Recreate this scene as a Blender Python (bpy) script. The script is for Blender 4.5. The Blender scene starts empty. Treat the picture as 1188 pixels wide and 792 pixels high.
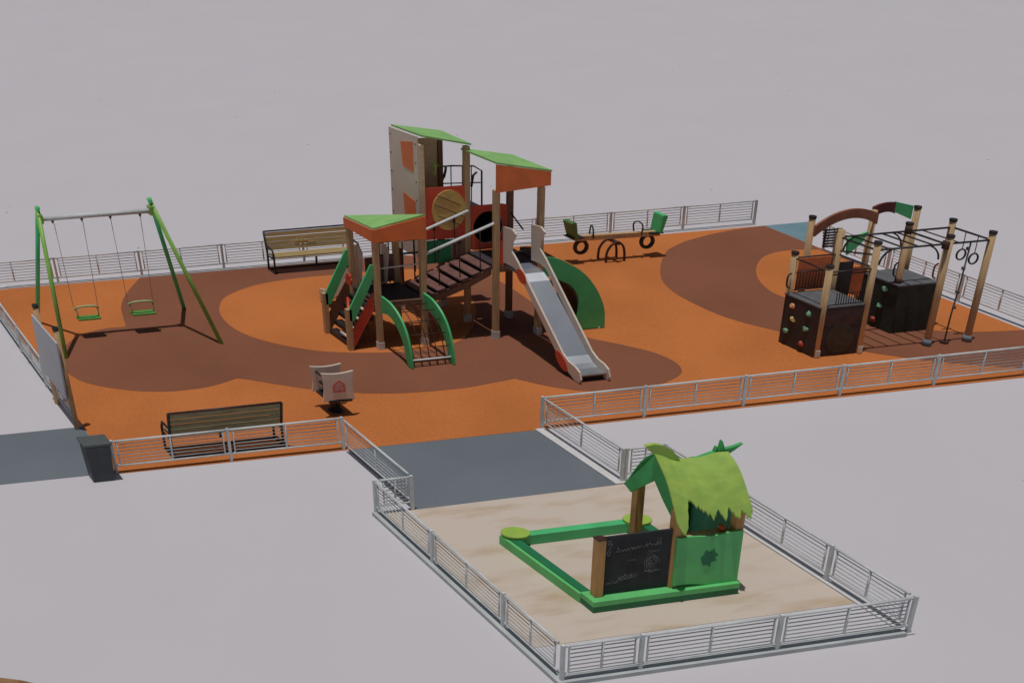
import bpy, math, random
from math import radians as R, sin, cos, pi
from mathutils import Vector
random.seed(7)
sc = bpy.context.scene

# ---------------------------------------------------------------- camera, sky, sun, exposure
cd = bpy.data.cameras.new('camera'); cam = bpy.data.objects.new('camera', cd); sc.collection.objects.link(cam)
cam.location = (-4.733, -17.371, 10.870)
cam.rotation_euler = (1.02694, 0.017352, -0.178881)
cd.sensor_fit = 'HORIZONTAL'; cd.sensor_width = 36.0
cd.lens = 1290.36 / 1188 * 36
cd.shift_x = (594 - 521.78) / 1188; cd.shift_y = (498.03 - 396) / 1188
cd.clip_end = 3000
sc.camera = cam
SUN_EL, SUN_AZ = 84.2, 234.0          # elevation; compass direction the sun stands in (from +Y, clockwise)
w = bpy.data.worlds.new('World'); sc.world = w; w.use_nodes = True
nt = w.node_tree; bg = nt.nodes['Background']; sky = nt.nodes.new('ShaderNodeTexSky')
sky.sky_type = 'NISHITA'; sky.sun_disc = False
sky.sun_elevation = R(SUN_EL); sky.sun_rotation = R(SUN_AZ); sky.dust_density = 3.0; sky.ozone_density = 0.6
nt.links.new(sky.outputs[0], bg.inputs[0]); bg.inputs[1].default_value = 0.055
sd = bpy.data.lights.new('sun', 'SUN'); sd.energy = 4.6; sd.angle = R(0.6); sd.color = (1.0, 0.95, 0.92)
so = bpy.data.objects.new('sun', sd); sc.collection.objects.link(so)
sdir = Vector((sin(R(SUN_AZ)) * cos(R(SUN_EL)), cos(R(SUN_AZ)) * cos(R(SUN_EL)), sin(R(SUN_EL))))
so.rotation_euler = sdir.to_track_quat('Z', 'Y').to_euler(); so.location = (0, 0, 20)
sc.view_settings.view_transform = 'Standard'; sc.view_settings.look = 'None'
sc.view_settings.exposure = -1.22; sc.view_settings.gamma = 1; sc.view_settings.use_curve_mapping = False

# ---------------------------------------------------------------- materials
MATS = {}
def mat(name, col, rough=0.6, metal=0.0, var=0.12, scale=6.0, kind='noise', bump=0.0, col2=None, bscale=None, spec=0.35, stretch=(1, 1, 1)):
    m = bpy.data.materials.new(name); m.use_nodes = True; n = m.node_tree.nodes; l = m.node_tree.links
    b = n['Principled BSDF']; b.inputs['Roughness'].default_value = rough; b.inputs['Metallic'].default_value = metal
    b.inputs['Specular IOR Level'].default_value = spec
    tc = n.new('ShaderNodeTexCoord'); mp = n.new('ShaderNodeMapping'); mp.inputs['Scale'].default_value = stretch
    l.new(tc.outputs['Object'], mp.inputs[0])
    tx = n.new('ShaderNodeTexNoise'); tx.inputs['Scale'].default_value = scale; tx.inputs['Detail'].default_value = 6
    l.new(mp.outputs[0], tx.inputs['Vector'])
    rp = n.new('ShaderNodeValToRGB')
    c2 = col2 or tuple(c * (1 - var) for c in col); c1 = col if col2 else tuple(min(1, c * (1 + var * .5)) for c in col)
    rp.color_ramp.elements[0].color = (*c2, 1); rp.color_ramp.elements[1].color = (*c1, 1)
    rp.color_ramp.elements[0].position = .35; rp.color_ramp.elements[1].position = .65
    l.new(tx.outputs['Fac'], rp.inputs[0]); l.new(rp.outputs[0], b.inputs['Base Color'])
    if bump:
        t2 = n.new('ShaderNodeTexNoise'); t2.inputs['Scale'].default_value = bscale or scale * 8; t2.inputs['Detail'].default_value = 4
        l.new(mp.outputs[0], t2.inputs['Vector'])
        bp = n.new('ShaderNodeBump'); bp.inputs['Strength'].default_value = bump; bp.inputs['Distance'].default_value = .01
        l.new(t2.outputs['Fac'], bp.inputs['Height']); l.new(bp.outputs[0], b.inputs['Normal'])
    MATS[name] = m; return m
def speckled(name, col, big, fine, dark=0.6, dens=.02, rough=.9, sp_scale=5.0):
    """broad soft mottling + fine grain + sparse dark specks"""
    m = mat(name, col, rough=rough, var=big, scale=.35, bump=.12, bscale=90, spec=.2)
    n = m.node_tree.nodes; l = m.node_tree.links; b = n['Principled BSDF']; rp = [x for x in n if x.type == 'VALTORGB'][0]
    tc = [x for x in n if x.type == 'TEX_COORD'][0]
    f = n.new('ShaderNodeTexNoise'); f.inputs['Scale'].default_value = 60; f.inputs['Detail'].default_value = 3
    l.new(tc.outputs['Object'], f.inputs['Vector'])
    mr = n.new('ShaderNodeMapRange'); mr.inputs['From Min'].default_value = .3; mr.inputs['From Max'].default_value = .7
    mr.inputs['To Min'].default_value = 1 - fine; mr.inputs['To Max'].default_value = 1 + fine
    l.new(f.outputs['Fac'], mr.inputs['Value'])
    mx = n.new('ShaderNodeMix'); mx.data_type = 'RGBA'; mx.blend_type = 'MULTIPLY'; mx.inputs['Factor'].default_value = 1
    l.new(rp.outputs[0], mx.inputs[6]); l.new(mr.outputs[0], mx.inputs[7])
    v = n.new('ShaderNodeTexVoronoi'); v.inputs['Scale'].default_value = sp_scale; v.inputs['Randomness'].default_value = 1
    l.new(tc.outputs['Object'], v.inputs['Vector'])
    lt = n.new('ShaderNodeMath'); lt.operation = 'LESS_THAN'; lt.inputs[1].default_value = .10
    l.new(v.outputs['Distance'], lt.inputs[0])
    sp = n.new('ShaderNodeSeparateColor'); l.new(v.outputs['Color'], sp.inputs[0])
    g = n.new('ShaderNodeMath'); g.operation = 'LESS_THAN'; g.inputs[1].default_value = dens; l.new(sp.outputs[0], g.inputs[0])
    mu = n.new('ShaderNodeMath'); mu.operation = 'MULTIPLY'; l.new(lt.outputs[0], mu.inputs[0]); l.new(g.outputs[0], mu.inputs[1])
    m2 = n.new('ShaderNodeMix'); m2.data_type = 'RGBA'; l.new(mu.outputs[0], m2.inputs['Factor'])
    l.new(mx.outputs[2], m2.inputs[6]); m2.inputs[7].default_value = (*[c * dark for c in col], 1)
    l.new(m2.outputs[2], b.inputs['Base Color'])
    return m
M_ground = speckled('pale_concrete', (.600, .590, .622), .015, .015, .55, .03, sp_scale=2.6)
M_orange = speckled('orange_rubber', (.56, .185, .052), .12, .18, .7, .02)
M_brown = speckled('brown_rubber', (.255, .100, .056), .12, .18, .7, .02)
M_slate = speckled('slate_surface', (.165, .195, .22), .10, .06, .7, .02)
M_teal = mat('teal_surface', (.17, .29, .34), .9, var=.1, scale=1)
M_sand = mat('sand', (.63, .55, .47), .95, scale=1.6, col2=(.50, .38, .25), bump=.5, bscale=60, stretch=(.45, 1.7, 1), spec=.1)
_r = [x for x in M_sand.node_tree.nodes if x.type == 'VALTORGB'][0]; _r.color_ramp.elements[0].position = .26; _r.color_ramp.elements[1].position = .50
M_desk = mat('desk_edge', (.33, .18, .09), .95, scale=4, var=.3)
M_kerb = mat('pale_kerb', (.66, .66, .66), .85, var=.06, scale=3)
M_tkerb = mat('weathered_kerb', (.50, .54, .54), .8, var=.1, scale=3)
M_galv = mat('galvanised_steel', (.66, .70, .70), .55, .0, var=.12, scale=5)
M_green = mat('green_panel', (.09, .56, .21), .45, var=.10, scale=3)
M_roofg = mat('light_green_roof', (.30, .60, .19), .5, var=.10, scale=3)
M_swg = mat('green_tube', (.26, .52, .10), .4, var=.25, scale=1.2)
M_redor = mat('red_orange_panel', (.82, .20, .055), .5, var=.12, scale=3)
M_red = mat('red_panel', (.74, .10, .05), .5, var=.12, scale=3)
M_wood = mat('tan_timber', (.60, .42, .23), .7, scale=3, col2=(.46, .31, .16), stretch=(9, 9, .8), bump=.2)
M_wooddk = mat('dark_timber', (.27, .15, .09), .7, scale=3, col2=(.19, .10, .06), stretch=(9, 9, .8))
M_plank = mat('bench_timber', (.52, .40, .19), .65, scale=3, col2=(.34, .26, .12), stretch=(1, 12, 12))
M_oldplank = mat('weathered_bench_timber', (.34, .32, .18), .7, scale=3, col2=(.22, .20, .11), stretch=(1, 12, 12))
M_beige = mat('beige_panel', (.72, .62, .52), .5, var=.06, scale=2)
M_steel = mat('slide_steel', (.50, .55, .60), .28, .75, var=.06, scale=2)
M_black = mat('black_metal', (.038, .035, .036), .45, .2, var=.3, scale=8)
M_dkbrown = mat('dark_brown_tube', (.07, .03, .022), .5, var=.3, scale=8)
M_rock = mat('dark_climbing_board', (.036, .031, .034), .6, var=.25, scale=5, bump=.3, bscale=20)
M_rockg = mat('dark_green_board', (.034, .044, .036), .6, var=.25, scale=5, bump=.3, bscale=20)
M_deck = mat('grey_deck', (.13, .135, .145), .7, var=.15, scale=6)
M_pinkpl = mat('reddish_plank', (.19, .09, .08), .7, var=.2, scale=6)
M_tdeck = mat('dark_deck', (.055, .042, .048), .7, var=.15, scale=6)
M_pale = mat('pale_timber', (.80, .60, .40), .6, scale=3, col2=(.68, .49, .31), stretch=(2, 2, 8))
M_yel = mat('yellow_timber', (.78, .54, .18), .6, scale=3, col2=(.64, .42, .13), stretch=(2, 2, 8))
M_leaf = mat('leaf_green', (.40, .58, .11), .7, scale=5, col2=(.31, .51, .10), stretch=(1, 3, 1))
M_leafd = mat('leaf_dark_green', (.07, .46, .13), .6, var=.15, scale=5)
M_bgreen = mat('bright_green_board', (.14, .60, .19), .5, var=.08, scale=3)
M_dgreen = mat('deep_green_board', (.02, .20, .08), .5, var=.1, scale=3)
M_tgreen = mat('teal_green_board', (.04, .36, .23), .5, var=.1, scale=3)
M_lime = mat('lime_pad', (.36, .56, .09), .5, var=.08, scale=3)
M_chalkb = mat('chalkboard', (.034, .036, .040), .75, var=.3, scale=4)
M_chalk = mat('chalk', (.34, .34, .34), .95, var=.5, scale=30)
M_post = mat('golden_timber', (.62, .36, .13), .65, scale=3, col2=(.50, .27, .09), stretch=(9, 9, .8))
M_bin = mat('dark_bin_metal', (.065, .072, .078), .5, var=.15, scale=5)
M_binlid = mat('grey_bin_lid', (.105, .12, .12), .5, var=.1, scale=5)
M_sign = mat('pale_sign_board', (.52, .52, .54), .5, var=.05, scale=2)
M_pink = mat('pink_paint', (.62, .16, .12), .5, var=.1)
M_arch = mat('brown_arch', (.36, .14, .08), .6, var=.2, scale=4)
M_archp = mat('maroon_arch', (.16, .035, .035), .6, var=.3, scale=4)
M_net = mat('red_mesh', (.72, .20, .08), .6, var=.15, scale=5)
M_holdg = mat('green_hold', (.22, .50, .32), .6); M_holdy = mat('yellow_hold', (.80, .74, .28), .6)
M_holdo = mat('orange_hold', (.85, .45, .22), .6); M_holdr = mat('red_hold', (.50, .10, .08), .6)
M_seat = mat('swing_green', (.12, .36, .07), .5, var=.1); M_strap = mat('pale_green_strap', (.42, .52, .25), .5, var=.2)
M_chain = mat('chain_steel', (.48, .46, .45), .5, .3)
M_rope = mat('grey_rope', (.13, .12, .11), .9, var=.2, scale=20)
M_blue = mat('blue_grey_foot', (.20, .25, .30), .6, var=.1)
M_gold = mat('gold_emblem', (.62, .42, .12), .5, var=.1)
M_deskw = M_desk

# ---------------------------------------------------------------- geometry helpers
# the site's two street directions are not square to each other: b leans by S against a
S = -0.4488
def W(a, b, z=0.0): return Vector((a + S * b, b, z))
class MB:
    def __init__(s): s.v = []; s.f = []; s.sm = []
    def add(s, vs, fs, smooth=False):
        o = len(s.v); s.v += [tuple(v) for v in vs]; s.f += [tuple(i + o for i in f) for f in fs]; s.sm += [smooth] * len(fs); return s
    def box(s, a0, a1, b0, b1, z0, z1, top=None):
        t = top or (0, 0)      # inset of the bottom (a taper)
        vs = [(a0 + t[0], b0 + t[1], z0), (a1 - t[0], b0 + t[1], z0), (a1 - t[0], b1 - t[1], z0), (a0 + t[0], b1 - t[1], z0),
              (a0, b0, z1), (a1, b0, z1), (a1, b1, z1), (a0, b1, z1)]
        return s.add(vs, [(3, 2, 1, 0), (4, 5, 6, 7), (0, 1, 5, 4), (1, 2, 6, 5), (2, 3, 7, 6), (3, 0, 4, 7)])
    def tube(s, pts, r, n=8, r2=None):
        P = [Vector(p) for p in pts]; rings = []; N = len(P); up = None
        for i, p in enumerate(P):
            d = (P[min(i + 1, N - 1)] - P[max(i - 1, 0)]).normalized()
            if up is None:
                up = Vector((0, 0, 1)) if abs(d.z) < .9 else Vector((0, 1, 0))
            x = d.cross(up).normalized(); y = x.cross(d).normalized(); up = y
            rr = r + ((r2 - r) * i / (N - 1) if r2 is not None else 0)
            rings.append([p + (x * cos(2 * pi * k / n) + y * sin(2 * pi * k / n)) * rr for k in range(n)])
        vs = [v for rg in rings for v in rg]; fs = []
        for i in range(N - 1):
            for k in range(n):
                k2 = (k + 1) % n; fs.append((i * n + k, i * n + k2, (i + 1) * n + k2, (i + 1) * n + k))
        s.add(vs, fs, True); o = len(s.v) - len(vs)
        s.f.append(tuple(o + k for k in reversed(range(n)))); s.sm.append(False)
        s.f.append(tuple(o + (N - 1) * n + k for k in range(n))); s.sm.append(False)
        return s
    def loop(s, pts, r, n=8):
        P = list(pts); N = len(P); vs = []; fs = []
        for i in range(N):
            d = (Vector(P[(i + 1) % N]) - Vector(P[i - 1])).normalized()
            c = sum((Vector(p) for p in P), Vector()) / N
            x = (Vector(P[i]) - c).normalized(); y = d.cross(x).normalized()
            vs += [Vector(P[i]) + (x * cos(2 * pi * k / n) + y * sin(2 * pi * k / n)) * r for k in range(n)]
        for i in range(N):
            for k in range(n):
                i2 = (i + 1) % N; k2 = (k + 1) % n; fs.append((i * n + k, i * n + k2, i2 * n + k2, i2 * n + k))
        return s.add(vs, fs, True)
    def prism(s, poly, plane, c0, c1):
        """polygon (u,v) extruded between c0 and c1; plane 'a': (b,z) polygon, 'b': (a,z), 'z': (a,b)"""
        f = {'a': lambda u, v, c: (c, u, v), 'b': lambda u, v, c: (u, c, v), 'z': lambda u, v, c: (u, v, c)}[plane]
        n = len(poly); vs = [f(u, v, c0) for u, v in poly] + [f(u, v, c1) for u, v in poly]
        fs = [tuple(range(n)), tuple(reversed(range(n, 2 * n)))] + [(i, i + n, (i + 1) % n + n, (i + 1) % n) for i in range(n)]
        return s.add(vs, fs)
    def strip(s, top, bot, plane, c0, c1):
        """band between two matching polylines, extruded (for curved side panels)"""
        f = {'a': lambda u, v, c: (c, u, v), 'b': lambda u, v, c: (u, c, v)}[plane]
        n = len(top); vs = []
        for c in (c0, c1):
            vs += [f(u, v, c) for u, v in top] + [f(u, v, c) for u, v in bot]
        fs = []; k = 2 * n
        for i in range(n - 1):
            fs += [(i, i + 1, n + i + 1, n + i), (k + i + 1, k + i, k + n + i, k + n + i + 1), (i + 1, i, k + i, k + i + 1), (n + i, n + i + 1, k + n + i + 1, k + n + i)]
        fs += [(0, n, k + n, k), (n - 1, k + n - 1, k + 2 * n - 1, 2 * n - 1)]
        return s.add(vs, fs)
    def slab(s, corners, th):
        """four (a,b,z) corners, thickness th downwards, subdivided bilinear"""
        A, B, C, D = [Vector(c) for c in corners]; n = 6; vs = []; fs = []
        for dz in (0, -th):
            for i in range(n + 1):
                for j in range(n + 1):
                    u, v = i / n, j / n; p = A * (1 - u) * (1 - v) + B * u * (1 - v) + C * u * v + D * (1 - u) * v; vs.append(p + Vector((0, 0, dz)))
        m = (n + 1) ** 2; I = lambda i, j, k: k * m + i * (n + 1) + j
        for i in range(n):
            for j in range(n):
                fs += [(I(i, j, 0), I(i + 1, j, 0), I(i + 1, j + 1, 0), I(i, j + 1, 0)), (I(i, j + 1, 1), I(i + 1, j + 1, 1), I(i + 1, j, 1), I(i, j, 1))]
        for i in range(n):
            fs += [(I(i, 0, 0), I(i, 0, 1), I(i + 1, 0, 1), I(i + 1, 0, 0)), (I(i + 1, n, 0), I(i + 1, n, 1), I(i, n, 1), I(i, n, 0)),
                   (I(0, i + 1, 0), I(0, i + 1, 1), I(0, i, 1), I(0, i, 0)), (I(n, i, 0), I(n, i, 1), I(n, i + 1, 1), I(n, i + 1, 0))]
        return s.add(vs, fs)
    def build(s, name, m, parent=None, origin=None, bevel=0):
        if parent is not None: o0 = Vector(parent['_o'])
        else:
            if origin is None:
                lo = [min(v[i] for v in s.v) for i in range(3)]; hi = [max(v[i] for v in s.v) for i in range(3)]
                origin = ((lo[0] + hi[0]) / 2, (lo[1] + hi[1]) / 2, lo[2])
            o0 = Vector(origin)
        me = bpy.data.meshes.new(name); me.from_pydata([W(v[0] - o0[0], v[1] - o0[1], v[2] - o0[2]) for v in s.v], [], s.f)
        for p, q in zip(me.polygons, s.sm): p.use_smooth = q
        me.materials.append(m); me.update()
        o = bpy.data.objects.new(name, me); sc.collection.objects.link(o)
        if parent is not None: o.parent = parent
        else: o.location = W(*o0)
        o['_o'] = tuple(o0)
        import bmesh as bmm
        bb = bmm.new(); bb.from_mesh(me); bmm.ops.recalc_face_normals(bb, faces=bb.faces); bb.to_mesh(me); bb.free()
        if bevel:
            md = o.modifiers.new('bevel', 'BEVEL'); md.width = bevel; md.segments = 2; md.limit_method = 'ANGLE'
        return o
def thing(name, a, b, label, cat, group=None, z=0):
    o = bpy.data.objects.new(name, None); sc.collection.objects.link(o); o.location = W(a, b, z); o['_o'] = (a, b, z)
    return tag(o, label, cat, group)
def tag(o, label, cat, group=None):
    o['label'] = label; o['category'] = cat
    if group: o['group'] = group
    return o
def struct(o): o['kind'] = 'structure'; return o
def catmull(P, closed=True, n=6):
    out = []; N = len(P)
    for i in range(N if closed else N - 1):
        p = [P[(i + k) % N] if closed else P[max(0, min(N - 1, i + k))] for k in (-1, 0, 1, 2)]
        for j in range(n):
            t = j / n
            out.append(tuple(.5 * (2 * p[1][d] + (p[2][d] - p[0][d]) * t + (2 * p[0][d] - 5 * p[1][d] + 4 * p[2][d] - p[3][d]) * t * t + (3 * p[1][d] - p[0][d] - 3 * p[2][d] + p[3][d]) * t ** 3) for d in range(len(p[1]))))
    if not closed: out.append(tuple(P[-1]))
    return out

# ---------------------------------------------------------------- the ground
g = MB().add([(-900, -300, 0), (900, -300, 0), (900, 1500, 0), (-900, 1500, 0)], [(0, 1, 2, 3)]); struct(g.build('ground', M_ground, origin=(0, 0, 0)))
mat_poly = [(-7.62, 9.03), (12.40, 8.95), (12.13, 3.8), (12.03, -.05), (-.15, -.01), (-3.68, .02), (-7.80, .07), (-7.74, 1.9), (-7.60, 5)]
struct(MB().prism(mat_poly, 'z', -.05, .010).build('rubber_surface', M_orange, origin=(2, 4, 0)))
left = [(-3.87, 9.02), (-4.48, 8.21), (-4.9, 7.48), (-5.11, 6.84), (-5.25, 6.31), (-5.30, 6.24)]
left2 = [(-5.30, 6.24), (-5.74, 6.24), (-6.31, 6.03), (-6.78, 5.60), (-7.10, 5.02), (-7.23, 4.35), (-7.10, 3.80), (-6.75, 3.42), (-6.22, 3.11), (-5.7, 2.97), (-5.13, 2.96), (-4.68, 3.05), (-4.18, 3.24)]
left3 = [(-4.18, 3.24), (-3.99, 3.12), (-3.58, 2.80), (-3.07, 2.45), (-2.41, 2.14), (-1.76, 1.95), (-1.02, 1.87), (-0.26, 1.87), (0.32, 1.95), (0.85, 2.03)]
left4 = [(0.85, 2.03), (1.05, 1.78), (1.34, 1.48), (1.78, 1.22), (2.34, 1.08), (2.99, 1.12), (3.49, 1.27), (3.98, 1.53), (4.22, 1.87), (4.27, 2.23), (4.17, 2.61), (3.86, 3.05), (3.50, 3.5), (3.40, 4.0), (3.50, 4.7), (3.66, 5.6), (3.78, 6.9), (3.65, 8.1), (2.72, 9.0)]
blob = [p for part in (left, left2, left3, left4) for p in catmull(part, False)[:-1]] + [(2.72, 9.02)]
struct(MB().prism(blob, 'z', 0, .0145).build('rubber_pattern', M_brown, origin=(0, 5, 0)))
inner = catmull([(-2.92, 6.84), (-3.1, 6.35), (-3.16, 5.75), (-3.05, 5.22), (-2.79, 4.76), (-2.39, 4.35), (-1.91, 4.03), (-1.01, 3.76), (-0.23, 3.70), (0.66, 3.82), (1.41, 4.35), (2.24, 5.42), (2.78, 6.63), (2.90, 7.61), (2.42, 8.05), (1.35, 8.15), (0.51, 8.15), (-0.39, 8.13), (-1.09, 8.05), (-1.76, 7.85), (-2.52, 7.39)])
struct(MB().prism(inner, 'z', 0, .019).build('rubber_island', M_orange, origin=(0, 5, 0)))
outR = catmull([(12.38, 8.94), (11.84, 8.88), (10.87, 8.72), (9.94, 8.44), (9.42, 8.22), (8.68, 7.76), (7.84, 6.89), (7.27, 6.13), (6.98, 5.46), (6.88, 4.82), (6.89, 4.08), (7.03, 3.54), (7.35, 2.95), (8.05, 1.75), (8.78, 1.1), (9.46, .68), (10.28, .32), (11.2, .12), (12.02, .02)], False)
struct(MB().prism(outR + [(12.12, 3.8)], 'z', 0, .0145).build('rubber_pattern', M_brown, origin=(10, 5, 0)))
inR = catmull([(12.17, 7.05), (11.67, 7.16), (11.05, 7.12), (10.47, 6.86), (9.8, 6.28), (9.29, 5.63), (8.98, 4.97), (8.95, 4.53), (9.05, 3.7), (9.42, 2.88), (10.3, 2.26), (11.1, 1.98), (12.05, 1.86)], False)
struct(MB().prism(inR + [(12.11, 3.8)], 'z', 0, .019).build('rubber_island', M_orange, origin=(10, 5, 0)))
struct(MB().prism([(-3.35, -2.11), (-.16, -2.07), (-.16, -.012), (-3.66, .018), (-3.66, -2.11)], 'z', -.05, .007).build('path', M_slate, origin=(-2, -1, 0)))
struct(MB().prism([(-14, .18), (-8.2, .12), (-7.805, .12), (-7.745, 1.9), (-14, 1.95)], 'z', -.05, .007).build('path', M_slate, origin=(-9, 1, 0)))
struct(MB().prism([(12.20, 7.25), (12.75, 7.95), (13.75, 8.97), (12.405, 8.955)], 'z', -.05, .007).build('path', M_teal, origin=(13, 8, 0)))
struct(MB().prism([(-4.28, -2.115), (.68, -2.075), (.68, -5.80), (-4.28, -5.80)], 'z', -.05, .009).build('sand', M_sand, origin=(-2, -4, 0)))
struct(MB().box(-.155, .04, -2.07, .0, -.05, .03).build('kerb', M_kerb))
struct(MB().box(.685, .83, -6.60, -2.03, -.05, .03).build('kerb', M_kerb))
struct(MB().prism([(-4.44, -6.62), (.68, -6.62), (.68, -6.50), (-4.285, -6.50), (-4.285, -2.12), (-4.44, -2.12)], 'z', -.05, .07).build('kerb', M_tkerb))
struct(MB().box(-7.0, 12.2, 9.06, 9.14, -.05, .03).build('kerb', M_kerb))
struct(MB().prism([(-16, -3.2), (-11.55, -4.8), (-11.0, -5.05), (-10.7, -5.25), (-10.5, -9), (-16, -9)], 'z', -.05, .012).build('desk_edge', M_desk, origin=(-12, -6, 0)))  # brown desk showing past the poster corner, added as a flat patch

# ---------------------------------------------------------------- fences
FH = .684
def fence(pts, label, double=True, end_posts=(True, True), mats=(M_galv, M_galv), bars=7):
    a0, b0 = pts[0]; t = thing('metal_fence', a0, b0, label, 'fence', 'low steel fences round the playground')
    for i, (a, b) in enumerate(pts):
        if (i == 0 and not end_posts[0]) or (i == len(pts) - 1 and not end_posts[1]): continue
        MB().box(a - .022, a + .022, b - .022, b + .022, -.02, FH + .008).build('post', mats[0], t)
    for (a, b), (c, d) in zip(pts[:-1], pts[1:]):
        L = math.hypot(c - a, d - b); ux, uy = (c - a) / L, (d - b) / L
        P = lambda s_, z: (a + ux * s_, b + uy * s_, z)
        fr = MB(); e = .09
        fr.tube([P(.03, FH - .02), P(L - .03, FH - .02)], .021, 8)
        fr.tube([P(.03, .165), P(L - .03, .165)], .020, 8)
        for s_ in ((e, L - e) if L > 1 else (e,)): fr.tube([P(s_, .165), P(s_, FH - .02)], .014, 6)
        if L > .5: fr.tube([P(L / 2, .165), P(L / 2, FH - .02)], .017, 6)
        f = fr.build('panel_frame', mats[1], t)
        rb = MB()
        for k in range(1, bars):
            z = .165 + (FH - .185) * k / bars
            rb.tube([P(e, z), P(L - e, z)], .0095, 5)
        rb.build('infill_bars', mats[1], f)
    return t
fence([(x, .03) for x in (0, 2, 4, 6, 8, 10.0, 12.0)], 'light steel fence along the orange front edge, right of the slate path opening')
fence([(-7.78, .09), (-5.76, .08), (-3.73, .06)], 'two-panel steel fence between the dark bin and the slate path, in front of a bench')
fence([(-7.80 + 2 * i + (0.02), 9.1) for i in range(11)], 'long thin steel fence along the far back edge behind the tall play towers')
fence([(0, 0), (0, -2.0)], 'single steel fence panel along the right side of the slate path', end_posts=(False, True))
fence([(.06, -2.0), (.75, -2.0)], 'short steel fence piece just behind the leafy roof of the playhouse', end_posts=(True, False))
fence([(.75, -2.0), (.75, -3.6), (.75, -5.24), (.75, -6.5)], 'steel fence running down the right side of the sand pit', end_posts=(True, False))
fence([(-4.36, -6.56), (-3.25, -6.56), (-1.25, -6.56), (.75, -6.56)], 'steel fence closest to the viewer along the front of the sand pit')
fence([(-4.36, -2.1), (-4.36, -3.66), (-4.36, -5.34), (-4.36, -6.5)], 'steel fence running down the left side of the sand pit', end_posts=(True, False))
fence([(-4.30, -2.09), (-3.74, -2.09)], 'very short steel fence piece at the top left corner of the sand pit', end_posts=(False, True))
fence([(-3.73, .0), (-3.73, -2.03)], 'single steel fence panel along the left side of the slate path', end_posts=(False, False))
fence([(-7.72, 9.0), (-7.72, 7.3), (-7.78, 5.4), (-7.82, 3.7), (-7.84, 1.98)], 'reddish looking steel fence running past the pale sign board at far left')
fence([(12.27, 7.05), (12.25, 5.3), (12.22, 3.5), (12.19, 1.7), (12.16, -.1)], 'steel fence along the far right edge behind the climbing frame')

# ---------------------------------------------------------------- litter bin, sign, benches
t = thing('litter_bin', -8.08, .0, 'dark tapered litter bin at the left end of the front fence', 'bin')
MB().box(-8.30, -7.86, -.16, .14, .0, .74, top=(.035, .02)).build('body', M_bin, t, bevel=.02)
MB().box(-8.32, -7.84, -.18, .16, .745, .80).build('lid', M_binlid, t, bevel=.01)

t = thing('sign_board', -7.87, 2.4, 'blank pale sign board on two timber posts at the far left fence', 'sign')
for b in (1.84, 2.95):
    p = MB().tube([(-7.86, b, 0), (-7.86, b, 2.10)], .05, 12).build('post', M_wood, t)
    MB().tube([(-7.86, b, 2.10), (-7.86, b, 2.15)], .057, 12).build('cap', M_black, p)
MB().prism([(1.62, 1.93), (3.02, 1.93), (3.16, .70), (1.80, .66)], 'a', -7.955, -7.925).build('board', M_sign, t)

def bench(a0, a1, bf, bb, label, wood, face, emblem=False):
    """seat front edge at bf, back at bb; face=-1: faces -b"""
    t = thing('park_bench', (a0 + a1) / 2, (bf + bb) / 2, label, 'bench', 'park benches')
    dz = 1 if bb > bf else -1; D = bb - bf
    for a in (a0, a1):
        side = MB()
        side.tube([(a, bf, .012), (a, bf, .50), (a, bf + D * .15, .62), (a, bf + D * .85, .64)], .024, 8)
        side.tube([(a, bb - D * .08, .012), (a, bb - D * .10, .45), (a, bb + D * .16, .98)], .026, 8)
        side.tube([(a, bf, .03), (a, bb - D * .08, .03)], .022, 8)
        side.tube([(a, bf, .40), (a, bb - D * .1, .40)], .020, 8)
        side.build('side_frame', M_black, t)
    MB().tube([(a0, bf + D * .1, .03), (a1, bf + D * .1, .03)], .022, 8).tube([(a0, bb - D * .08, .03), (a1, bb - D * .08, .03)], .022, 8).build('shade_rail', M_black, t)  # black rails added near the ground, standing in for the shadow beneath the seat
    rl = MB().tube([(a0, bb + D * .16, .985), (a1, bb + D * .16, .985)], .022, 8); rl.build('top_rail', M_black, t)
    MB().tube([(a0, (bf + bb) / 2, .38), (a1, (bf + bb) / 2, .38)], .02, 6).tube([((a0 + a1) / 2, bf + D * .1, .38), ((a0 + a1) / 2, bf + D * .15, .18)], .025, 8).build('support_beam', M_black, t)
    st = MB(); n = 5
    for k in range(n):
        u0 = k / n; u1 = (k + .84) / n
        st.prism([(bf + D * .88 * u0, .425), (bf + D * .88 * u1, .425), (bf + D * .88 * u1, .46), (bf + D * .88 * u0, .46)], 'a', a0 + .028, a1 - .028)
    st.build('seat', wood, t)
    bk = MB()
    for k in range(4):
        z0 = .52 + k * .112; z1 = z0 + .092
        y = lambda z: bb - D * .10 + D * .26 * (z - .45) / .53
        bk.prism([(y(z0) - D * .03, z0), (y(z0) + D * .02, z0), (y(z1) + D * .02, z1), (y(z1) - D * .03, z1)], 'a', a0 + .028, a1 - .028)
    bk = bk.build('backrest', wood, t)
    if emblem:
        am = a0 + (a1 - a0) * .42; e = MB()
        yy = bb - D * .10 + D * .26 * (.70 - .45) / .53 - D * .075
        for q in (-.12, .0, .10): e.loop([(am + q + .05 * cos(x), yy - D * .0, .69 + .045 * sin(x)) for x in [i * 2 * pi / 10 for i in range(10)]], .008, 5)
        e.tube([(am + .16, yy, .66), (am + .34, yy, .665)], .008, 5)
        e.build('emblem', M_gold, bk)
    return t
bench(-.80, 1.30, 8.50, 8.86, 'golden timber bench with black frame against the far back fence', M_plank, -1, True)
bench(-6.66, -4.66, .74, .36, 'dull olive bench seen from behind through the front fence', M_oldplank, 1)

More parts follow.
